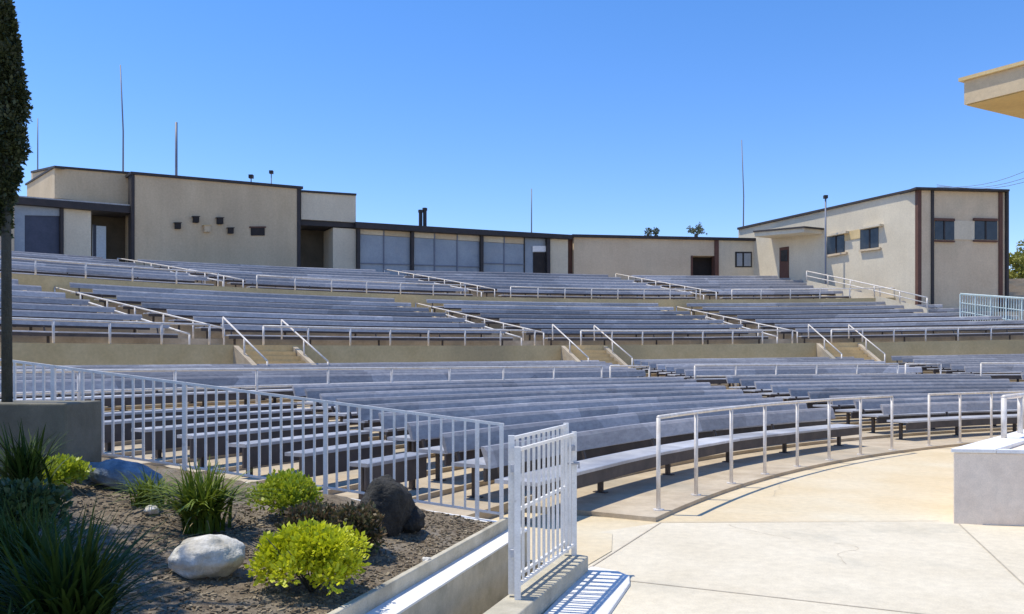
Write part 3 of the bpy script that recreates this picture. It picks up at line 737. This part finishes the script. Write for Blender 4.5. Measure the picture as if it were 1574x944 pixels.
b = MB(); b.prism([(p.x, p.y) for p in plan], zb, zt); b.build('fascia', M['roof_f'], cv)
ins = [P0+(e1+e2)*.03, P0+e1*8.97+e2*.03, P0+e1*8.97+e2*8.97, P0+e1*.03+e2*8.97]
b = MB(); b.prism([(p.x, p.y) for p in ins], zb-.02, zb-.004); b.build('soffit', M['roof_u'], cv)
b = MB(); out = [P0-(e1+e2)*.06, P0+e1*9.06-e2*.06, P0+e1*9.06+e2*9.06, P0-e1*.06+e2*9.06]
b.prism([(p.x, p.y) for p in out], zt+.002, zt+.06); b.build('roof_edge', M['retain'], cv)
for u, v in ((5, 5), (8, 2), (5.5, 8.5)):
    q = P0+e1*u+e2*v; b = MB(); b.box(q.x-.15, q.x+.15, q.y-.15, q.y+.15, 0.0, zb-.022); b.build('column', M['stucco_w'], cv)

# ---------------------------------------------------------------- the planter in front
def kx(Y): return -.98+(Y-4.27)*.333
def soil_z(X, Y): return max(.30, .36-.115*(X-kx(Y))*(1 if X < kx(Y) else 0))
def soil_hit(px, py):
    k = (px-CXP)/F; v = (HY-py)/F
    lo, hi = 1.0, 40.0
    for _ in range(60):
        Y = (lo+hi)/2; z = EYE+v*Y
        if z > soil_z(k*Y, Y): lo = Y
        else: hi = Y
    return Vector((k*Y, Y, soil_z(k*Y, Y)))
mb = MB(); NX, NY = 110, 90
for j in range(NY+1):
    for i in range(NX+1):
        u = i/NX
        Y0 = 1.2+(7.0-1.2)*j/NY; xr = kx(Y0)+.01; X = xr-(1-u)**1.5*(6.5+.0*j)
        Y = Y0*1.0 if j < NY else fence_y(X)
        Y = 1.2+(fence_y(X)-.03-1.2)*j/NY
        X = kx(Y)+.01-(1-u)**1.5*6.5
        z = soil_z(X, Y)
        nn = noise.fractal(Vector((X*2.2, Y*2.2, 0)), 1, 2, 4)*.035+noise.fractal(Vector((X*14, Y*14, 3)), 1, 2, 3)*.012
        e = min(1, (kx(Y)+.01-X)/.25)
        mb.v.append(Vector((X, Y, z+nn*e-.015)))
for j in range(NY):
    for i in range(NX):
        q = j*(NX+1)+i; mb.f.append((q, q+1, q+NX+2, q+NX+1))
tag(mb.build('soil_ground', M['soil'], smooth=True), kind='structure')
# mulch chips and gravel
mb = MB(); rnd = random.Random(3)
for i in range(13000):
    Y = rnd.uniform(3.0, 7.0); X = kx(Y)-.03-rnd.random()**1.2*4.2
    if Y > fence_y(X)-.06: continue
    z = soil_z(X, Y)+noise.fractal(Vector((X*2.2, Y*2.2, 0)), 1, 2, 4)*.035*min(1, (kx(Y)-X)/.25)-.012
    s_ = rnd.uniform(.003, .009)*(1.5 if rnd.random() < .08 else 1); a_ = rnd.uniform(0, 6.28); ca, sa = math.cos(a_), math.sin(a_)
    l_, w_ = s_*rnd.uniform(1, 2.4), s_*rnd.uniform(.5, 1); hh = s_*rnd.uniform(.4, .9); tl_ = rnd.uniform(-.5, .5)*s_
    pts = [(X+ca*u*l_-sa*v*w_, Y+sa*u*l_+ca*v*w_, z+u*tl_+hz) for hz in (-.004, hh) for u, v in ((-1, -1), (1, -1), (1, 1), (-1, 1))]
    mb.hexa(pts[:4], pts[4:])
tag(mb.build('mulch', M['chip'], fixn=False), kind='stuff')

def along(Yv, offp):      # point at perpendicular offset from the kerb line
    n_ = Vector((.949, -.316)); return Vector((kx(Yv), Yv))+n_*offp
pw = thing('planter_wall', (kx(5), 5, -.5), 'long low concrete planter wall with a pale ledge along its right side', 'wall')
b = MB(); b.prism([tuple(along(1.0, 0)), tuple(along(1.0, .045)), tuple(along(7.02, .045)), tuple(along(7.02, 0))], -.5, .38); bevel(b.build('upper_kerb', M['kerb'], pw), .008)
b = MB(); b.prism([tuple(along(1.0, .0452)), tuple(along(1.0, .205)), tuple(along(7.05, .205)), tuple(along(7.05, .0452))], -.5, .270); b.build('lower_wall', M['kerb'], pw)
b = MB(); b.prism([tuple(along(1.0, .0455)), tuple(along(1.0, .213)), tuple(along(7.06, .213)), tuple(along(7.06, .0455))], .271, .285); b.build('ledge', M['white_pad'], pw)
# fence kerb under the bars
e0 = Vector((-.085, fence_y(-.085))); e1_ = Vector((-7.5, fence_y(-7.5)))
def fz(X): return .37+(-.30-X)*.1155
b = MB(); b.hexa([(e0.x, e0.y-.05, -.5), (e0.x, e0.y+.07, -.5), (e1_.x, e1_.y+.07, -.5), (e1_.x, e1_.y-.05, -.5)],
                 [(e0.x, e0.y-.05, fz(e0.x)-.005), (e0.x, e0.y+.07, fz(e0.x)-.005), (e1_.x, e1_.y+.07, fz(e1_.x)-.005), (e1_.x, e1_.y-.05, fz(e1_.x)-.005)])
bevel(tag(b.build('kerb_wall', M['white_pad'], origin=(e0.x, e0.y, 0)), 'pale kerb under the long white picket fence', 'wall'), .01)
# channel floor between planter and gate kerb and its end wall
mb = MB(); mb.poly([(-4, -2, -.2), (gate_x(-2)+.3, -2, -.2), (gate_x(7.3)+.3, 7.3, -.2), (-.6, 7.3, -.2), (-2.2, 2, -.2)], [(0, 1, 2, 3, 4)])
tag(mb.build('channel_floor', M['kerb']), kind='structure')
mb = MB(); mb.prism([(-.35, 7.06), (.62, 6.80), (.9, 7.35), (1.0, 8.1), (.2, 8.5), (-.9, 7.6)], -.3, .012)
tag(mb.build('threshold_floor', M['gold']), kind='structure')
# gate kerb
def G(Y, o_): n_ = Vector((.936, -.351)); return Vector((gate_x(Y), Y))+n_*o_
b = MB(); b.prism([tuple(G(-2, -.05)), tuple(G(-2, .165)), tuple(G(6.62, .165)), tuple(G(6.68, -.05))], -.3, .15)
bevel(tag(b.build('gate_kerb', M['kerb'], origin=(0, 5.4, 0)), 'raised tan concrete kerb under the open white gate', 'kerb'), .012, 3)

# ---------------------------------------------------------------- picket fences in front
fn = thing('picket_fence', (-.30, 7.0, .37), 'long white picket fence sloping down behind the planted bed', 'fence')
FH = .835; nb = 66; fx = lambda i: -.09-.105*i
pa, pb = (fx(0)+.02, fence_y(fx(0)+.02)), (fx(nb), fence_y(fx(nb)))
for hh, nm in ((FH, 'top_rail'), (.07, 'bottom_rail')):
    b = MB(); b.tube([(pa[0], pa[1], fz(pa[0])+hh), (pb[0], pb[1], fz(pb[0])+hh)], .017 if hh > .5 else .013, 4); b.build(nm, M['fence'], fn)
for i in range(nb+1):
    x = fx(i); y = fence_y(x); z = fz(x); post = i in (0, 2, 15, 28, 41, 54, 66)
    r = .018 if post else .0098
    b = MB(); b.box(x-r, x+r, y-r, y+r, z-(.02 if post else -.07), z+FH-(0 if post else .012)+(.012 if post else 0)); b.build('post' if post else 'picket', M['fence'], fn)
def leaf(name, Ya, Yb, o_, label, h, n, z0, r=.0085, extra=False):
    a_, c_ = G(Ya, o_), G(Yb, o_); t_ = thing(name, (a_.x, a_.y, z0), label, 'gate' if name == 'gate' else 'fence')
    for hh, nm in ((h, 'top_rail'), (h*.52, 'middle_rail'), (.09, 'bottom_rail')):
        if nm == 'middle_rail' and not extra: continue
        b_ = MB(); b_.tube([(a_.x, a_.y, z0+hh), (c_.x, c_.y, z0+hh)], .015, 4); b_.build(nm, M['fence'], t_)
    for i in range(n+1):
        p = a_.lerp(c_, i/n); end = i in (0, n); rr = .021 if end else r
        b_ = MB(); b_.box(p.x-rr, p.x+rr, p.y-rr, p.y+rr, z0-(0 if end else -.09), z0+h+(.02 if end else -.01)); b_.build('post' if end else 'picket', M['fence'], t_)
    return t_
leaf('picket_fence', 5.36, 6.60, .05, 'short white picket fence panel fixed on the kerb beside the gate', .98, 12, .15)
g = leaf('gate', 5.40, 6.58, -.01, 'white picket gate leaf folded back against the short fence', 1.03, 11, .17, .011, True)
for hz in (.42, .98):
    ph = G(5.39, .02); b = MB(); b.box(ph.x-.03, ph.x+.035, ph.y-.028, ph.y-.005, hz, hz+.05); b.tube([(ph.x, ph.y-.03, hz-.012), (ph.x, ph.y-.03, hz+.062)], .010, 8); b.build('hinge', M['seat'], g)
p = G(6.58, .0); b = MB(); b.box(p.x+.01, p.x+.06, p.y-.05, p.y+.0, 1.0, 1.04); b.tube([(p.x+.0, p.y-.03, .90), (p.x+.09, p.y-.05, .90), (p.x+.09, p.y-.05, .86)], .012, 6); b.build('latch', M['seat'], g)

# ---------------------------------------------------------------- concrete block at the left with the cypress
bz = EYE+(HY-620)/F*6.6
b = MB(); xr = (101-CXP)/F*6.6
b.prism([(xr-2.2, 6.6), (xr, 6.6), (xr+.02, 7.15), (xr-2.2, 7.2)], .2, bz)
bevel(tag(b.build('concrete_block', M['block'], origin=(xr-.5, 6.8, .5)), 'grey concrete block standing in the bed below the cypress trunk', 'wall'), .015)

def leafcloud(mb_, c, rad, n, ls, rnd_, shape=.5, flat=0, dirup=.3):
    for i in range(n):
        d = Vector((rnd_.gauss(0, 1), rnd_.gauss(0, 1), rnd_.gauss(0, 1))).normalized()
        if flat and d.z < -flat: d.z = -d.z
        r = rnd_.random()**shape
        lump = 1+.22*noise.noise(d*2.3+Vector(c)*3)+.12*noise.noise(d*6+Vector(c))
        p = Vector((c[0]+d.x*rad[0]*r*lump, c[1]+d.y*rad[1]*r*lump, c[2]+d.z*rad[2]*r*lump))
        ax = (d+Vector((rnd_.gauss(0, .5), rnd_.gauss(0, .5), rnd_.gauss(dirup, .5)))).normalized()
        sd_ = ax.cross(Vector((rnd_.gauss(0, 1), rnd_.gauss(0, 1), rnd_.gauss(0, 1)))).normalized()
        l_ = ls*rnd_.uniform(.6, 1.4); w_ = l_*.32
        mb_.poly([p, p+ax*l_*.5+sd_*w_, p+ax*l_, p+ax*l_*.5-sd_*w_], [(0, 1, 2, 3)])
# cypress
cyx, cyY = (11-CXP)/F*6.85, 6.85
cy = thing('cypress_tree', (cyx, cyY, bz), 'dark slender cypress with a bare straight trunk at the left picture edge', 'tree')
b = MB(); b.tube([(cyx, cyY, bz-.02), (cyx-.01, cyY, 3.2), (cyx-.03, cyY, 5.4)], .043, 12, .03); b.build('trunk', M['bark'], cy, smooth=True)
b = MB(); rnd = random.Random(11)
for i in range(150):
    y_ = rnd.uniform(5, 350); ext = lin(y_, 18, 13, 185, 40) if y_ < 185 else lin(y_, 185, 40, 350, 5)
    rr = ext/F*6.85*.60; cs = max(.035, ext/F*6.85*.42); z = EYE+(HY-y_)/F*6.85; a_ = rnd.uniform(0, 6.28)
    leafcloud(b, (cyx-.03+math.cos(a_)*rr, cyY+math.sin(a_)*rr, z), (cs, cs, .13), int(60+2600*cs), .034, rnd, .9)
b.build('crown', M['cyp'], cy, fixn=False)
# a tree just outside the left edge, whose shade lies on the bed
tr = thing('shade_tree', (-3.75, 4.15, .7), 'leafy tree standing in the bed just outside the left edge', 'tree')
b = MB(); b.tube([(-3.75, 4.15, .5), (-3.7, 4.2, 2.4), (-3.55, 4.3, 4.2), (-3.5, 4.3, 5.3)], .10, 10, .05)
for i in range(7):
    a_ = i*.9; b.tube([(-3.55, 4.3, 4.0+.1*i), (-3.5+.7*math.cos(a_), 4.3+.7*math.sin(a_), 4.9+.1*i)], .03, 6, .012)
b.build('trunk', M['bark'], tr, smooth=True)
b = MB(); rnd = random.Random(5)
for i in range(170):
    d = Vector((rnd.gauss(0, 1), rnd.gauss(0, 1), rnd.gauss(0, 1))).normalized()*rnd.random()**.4
    leafcloud(b, (-4.02+d.x*1.1-(.9 if i % 4 == 0 else 0), 3.15+d.y*1.15+(1.5 if i % 4 == 0 else 0), 5.2+abs(d.z)*.9), (.28, .28, .22), 190, .085, rnd, .6)
b.build('crown', M['green'], tr, fixn=False)

# ---------------------------------------------------------------- plants and rocks of the bed
def bush(px, py, wpx, hpx, label, m, n=2600, ls=.035, seed=1, name='bush', group=None, m2=None, twigs=True, depth=1.0):
    p = soil_hit(px, py); s_ = p.y/F; rx = wpx/2*s_; rz = hpx*s_*.62
    t_ = thing(name, p, label, 'bush', group); rnd_ = random.Random(seed)
    q = MB()
    for i in range(22):
        a_ = rnd_.uniform(0, 6.28); rr = rx*rnd_.uniform(.3, .85)
        q.tube([(p.x, p.y, p.z-.03), (p.x+math.cos(a_)*rr*.5, p.y+math.sin(a_)*rr*.5, p.z+rz*.7), (p.x+math.cos(a_)*rr, p.y+math.sin(a_)*rr, p.z+rz*rnd_.uniform(1, 1.45))], .006, 5, .002)
    q.build('stems', M['bark'], t_, smooth=True)
    q = MB()
    for i in range(64):      # leaf rosettes, leaving dark gaps between them
        d = Vector((rnd_.gauss(0, 1), rnd_.gauss(0, 1), rnd_.gauss(0, 1))).normalized()
        if d.z < -.35: d.z = -d.z
        r = rnd_.uniform(.55, .95)
        leafcloud(q, (p.x+d.x*rx*r*.86, p.y+d.y*rx*depth*r*.86, p.z+rz*.72+d.z*rz*.72*r), (rx*.27, rx*.27, rz*.34), n//40, ls*1.05, rnd_, .45, 0, .6)
    q.build('foliage', m, t_, fixn=False)
    if m2:
        q = MB(); leafcloud(q, (p.x, p.y, p.z+rz*.4), (rx*.8, rx*.8, rz*.6), n//4, ls, rnd_, .3); q.build('inner_foliage', m2, t_, fixn=False)
    return t_
def straps(px, py, hpx, spread, n, label, m, seed, wdt=.011, pos=None, H=None, tall=1.0):
    p = pos or soil_hit(px, py); s_ = p.y/F; H = H or hpx*s_
    t_ = thing('strap_leaf_plant', p, label, 'plant', 'clumps of strap leaves in the bed'); rnd_ = random.Random(seed); q = MB()
    for i in range(n):
        a_ = rnd_.uniform(0, 6.283); L = H*rnd_.uniform(.65, 1.25); lean = rnd_.uniform(.08, 1)**.8*spread; b0 = Vector((p.x+rnd_.gauss(0, .05), p.y+rnd_.gauss(0, .05), p.z-.02))
        dx, dy = math.cos(a_), math.sin(a_); sx, sy = -dy, dx; w_ = wdt*rnd_.uniform(.7, 1.2); segs = 6; base = len(q.v)
        for k in range(segs+1):
            f_ = k/segs; rr = lean*L*(f_**1.7); hh = L*(f_-(.42*lean)*f_**2.6*1.2); ww = w_*(1-f_**2.2)+.0008
            c_ = b0+Vector((dx*rr, dy*rr, hh))
            q.v += [c_+Vector((sx*ww, sy*ww, .2*ww)), c_+Vector((-sx*ww, -sy*ww, .2*ww))]
        for k in range(segs): q.f.append((base+2*k, base+2*k+1, base+2*k+3, base+2*k+2))
    q.build('leaves', m, t_, fixn=False, smooth=True)
    q = MB()
    for i in range(n//14):
        a_ = rnd_.uniform(0, 6.283); L = H*rnd_.uniform(.5, 1.0); dx, dy = math.cos(a_), math.sin(a_); w_ = wdt*.7; base = len(q.v)
        for k in range(6):
            f_ = k/5; c_ = Vector((p.x+dx*L*.85*f_, p.y+dy*L*.85*f_, p.z-.01+L*.55*math.sin(math.pi*min(1, f_*.92))*.6)); ww = w_*(1-f_*.9)
            q.v += [c_+Vector((-dy*ww, dx*ww, 0)), c_-Vector((-dy*ww, dx*ww, 0))]
        for k in range(5): q.f.append((base+2*k, base+2*k+1, base+2*k+3, base+2*k+2))
    q.build('dry_leaves', M['dry'], t_, fixn=False)
    return t_
def rock(px, py, wpx, hpx, label, m, seed, depth=.8, rough=.16, yaw=0, group=None, sink=.15, tilt_=0):
    p = soil_hit(px, py); s_ = p.y/F; rx, rz = wpx/2*s_, hpx*s_/(2-2*sink)
    import bmesh
    bm = bmesh.new(); bmesh.ops.create_icosphere(bm, subdivisions=4, radius=1)
    for v in bm.verts:
        d = v.co.copy(); o3 = Vector((seed*3.1, seed*1.7, seed))
        r = 1+rough*1.6*noise.noise(d*1.1+o3)+rough*.8*noise.noise(d*2.6+o3)+rough*.3*noise.noise(d*7+o3)+rough*.12*noise.noise(d*18+o3)
        v.co = Vector((d.x*r*rx, d.y*r*rx*depth, d.z*r*rz))
    me = bpy.data.meshes.new('boulder'); bm.to_mesh(me); bm.free(); me.materials.append(m)
    for q in me.polygons: q.use_smooth = True
    o_ = bpy.data.objects.new('boulder', me); col.objects.link(o_); o_.location = (p.x, p.y+rx*depth*.6, p.z+rz*(1-2*sink)); o_.rotation_euler = (0, tilt_, yaw)
    return tag(o_, label, 'rock', group)
bush(480, 905, 178, 100, 'round chartreuse bush nearest the planter wall', M['lime'], 6200, .030, 1)
bush(440, 795, 108, 66, 'yellow-green bush in the middle of the bed, left of the dark rock', M['lime2'], 3600, .030, 2)
bush(92, 752, 92, 50, 'small yellow-green bush beside the concrete block', M['lime2'], 2600, .032, 3)
bush(478, 826, 100, 50, 'low russet and green shrub right of the middle yellow-green bush', M['redleaf'], 2200, .030, 4, 'shrub')
bush(548, 848, 96, 72, 'russet and green shrub in front of the dark rock', M['redleaf'], 2600, .030, 6, 'shrub', m2=M['green'])
rock(306, 886, 116, 58, 'large pale boulder with a white top in the bed', M['rock_w'], 5, .8, .13, .3)
rock(592, 818, 82, 84, 'tall dark porous boulder near the corner of the bed', M['rock_d'], 8, .85, .2, .5)
rock(632, 816, 40, 34, 'small dark stone leaning on the tall dark boulder', M['rock_d'], 12, .9, .2)
rock(185, 752, 118, 40, 'flat slate-blue slanting boulder near the fence', M['rock_b'], 15, .5, .16, -.1, tilt_=.25)
rock(22, 782, 48, 32, 'small pale stone at the left picture edge', M['rock_w'], 18, .9, .15)
rock(230, 790, 22, 12, 'little pale stone behind the big pale boulder', M['rock_w'], 21, .9, .2)
rock(655, 872-6, 14, 9, 'tiny pale stone beside the planter wall', M['rock_w'], 24, .9, .2)
straps(312, 812, 105, 1.15, 420, 'green clump of strap leaves behind the pale boulder', M['strap'], 31)
straps(228, 775, 62, 1.3, 130, 'sparse grey-green clump of strap leaves between slate-blue boulder and fence', M['strap'], 32, .008)
straps(0, 0, 0, .85, 420, 'large dark clump of arching strap leaves nearest the camera', M['strap_shade'], 33, .010, Vector((-1.78, 3.25, .47)), .62)
straps(0, 0, 0, .8, 330, 'dark clump of strap leaves at the left picture edge below the block', M['strap_shade'], 34, .010, Vector((-2.25, 3.75, .52)), .55)
straps(0, 0, 0, .8, 260, 'dark clump of strap leaves in the bottom left corner of the picture', M['strap_shade'], 35, .011, Vector((-1.85, 2.75, .45)), .38)
straps(0, 0, 0, .7, 200, 'dark clump of strap leaves against the concrete block', M['strap_shade'], 36, .010, Vector((-3.35, 5.6, .73)), .55)
bush(30, 850, 150, 110, 'dark green shrub in the shade at the left picture edge', M['green'], 3000, .04, 9, 'shrub')
# grass-like weeds near the fence foot
# ---------------------------------------------------------------- far vegetation
yt = thing('tree', PX(1568, 500, 60), 'yellow-green tree behind the right end of the two-storey building', 'tree')
b = MB(); b.tube([PX(1572, 520, 60), PX(1568, 440, 60), PX(1566, 410, 60)], .22, 8, .1); b.build('trunk', M['bark'], yt)
b = MB(); rnd = random.Random(8)
for i in range(60):
    x_, y_ = rnd.gauss(1576, 20), rnd.gauss(428, 24)
    p = PX(x_, y_, 60+rnd.uniform(-1, 1.5)); leafcloud(b, p, (.5, .5, .45), 110, .22, rnd, .6)
b.build('crown', M['yelltree'], yt, fixn=False)
pm = thing('palm_tree', PX(1070, 470, 80), 'palm top showing above the plain low roof', 'tree')
b = MB(); b.tube([PX(1070, 470, 80), PX(1070, 360, 80)], .22, 8, .18); b.build('trunk', M['bark'], pm)
b = MB(); c_ = Vector(PX(1070, 357, 80)); rnd = random.Random(9)
for i in range(38):
    a_ = rnd.uniform(0, 6.28); el = rnd.uniform(-.2, 1.3); L = rnd.uniform(.7, 1.15)
    tip = c_+Vector((math.cos(a_)*math.cos(el), math.sin(a_)*math.cos(el), math.sin(el)))*L
    for k in range(10):
        q0 = c_.lerp(tip, .35+.065*k); s_ = Vector((rnd.gauss(0, 1), rnd.gauss(0, 1), rnd.gauss(0, .6))).normalized()*.26
        b.poly([q0, q0+s_*.5+Vector((.03, 0, .05)), q0+s_, q0+s_*.5-Vector((.03, 0, .05))], [(0, 1, 2, 3)])
b.build('crown', M['palm'], pm, fixn=False)
for x_, w_, lb in ((997, 5, 'smaller tree top, left of the pair above the plain roof'), (1008, 4, 'tiny tree top, right of the pair above the plain roof')):
    t_ = thing('tree', PX(x_, 460, 85), lb, 'tree', 'tree tops beyond the plain roof'); b = MB(); b.tube([PX(x_, 460, 85), PX(x_, 358, 85)], .12, 6); b.build('trunk', M['bark'], t_)
    b = MB(); leafcloud(b, PX(x_, 357, 85), (w_*.068, .35, .42), 160, .2, rnd, .6); b.build('crown', M['palm'], t_, fixn=False)
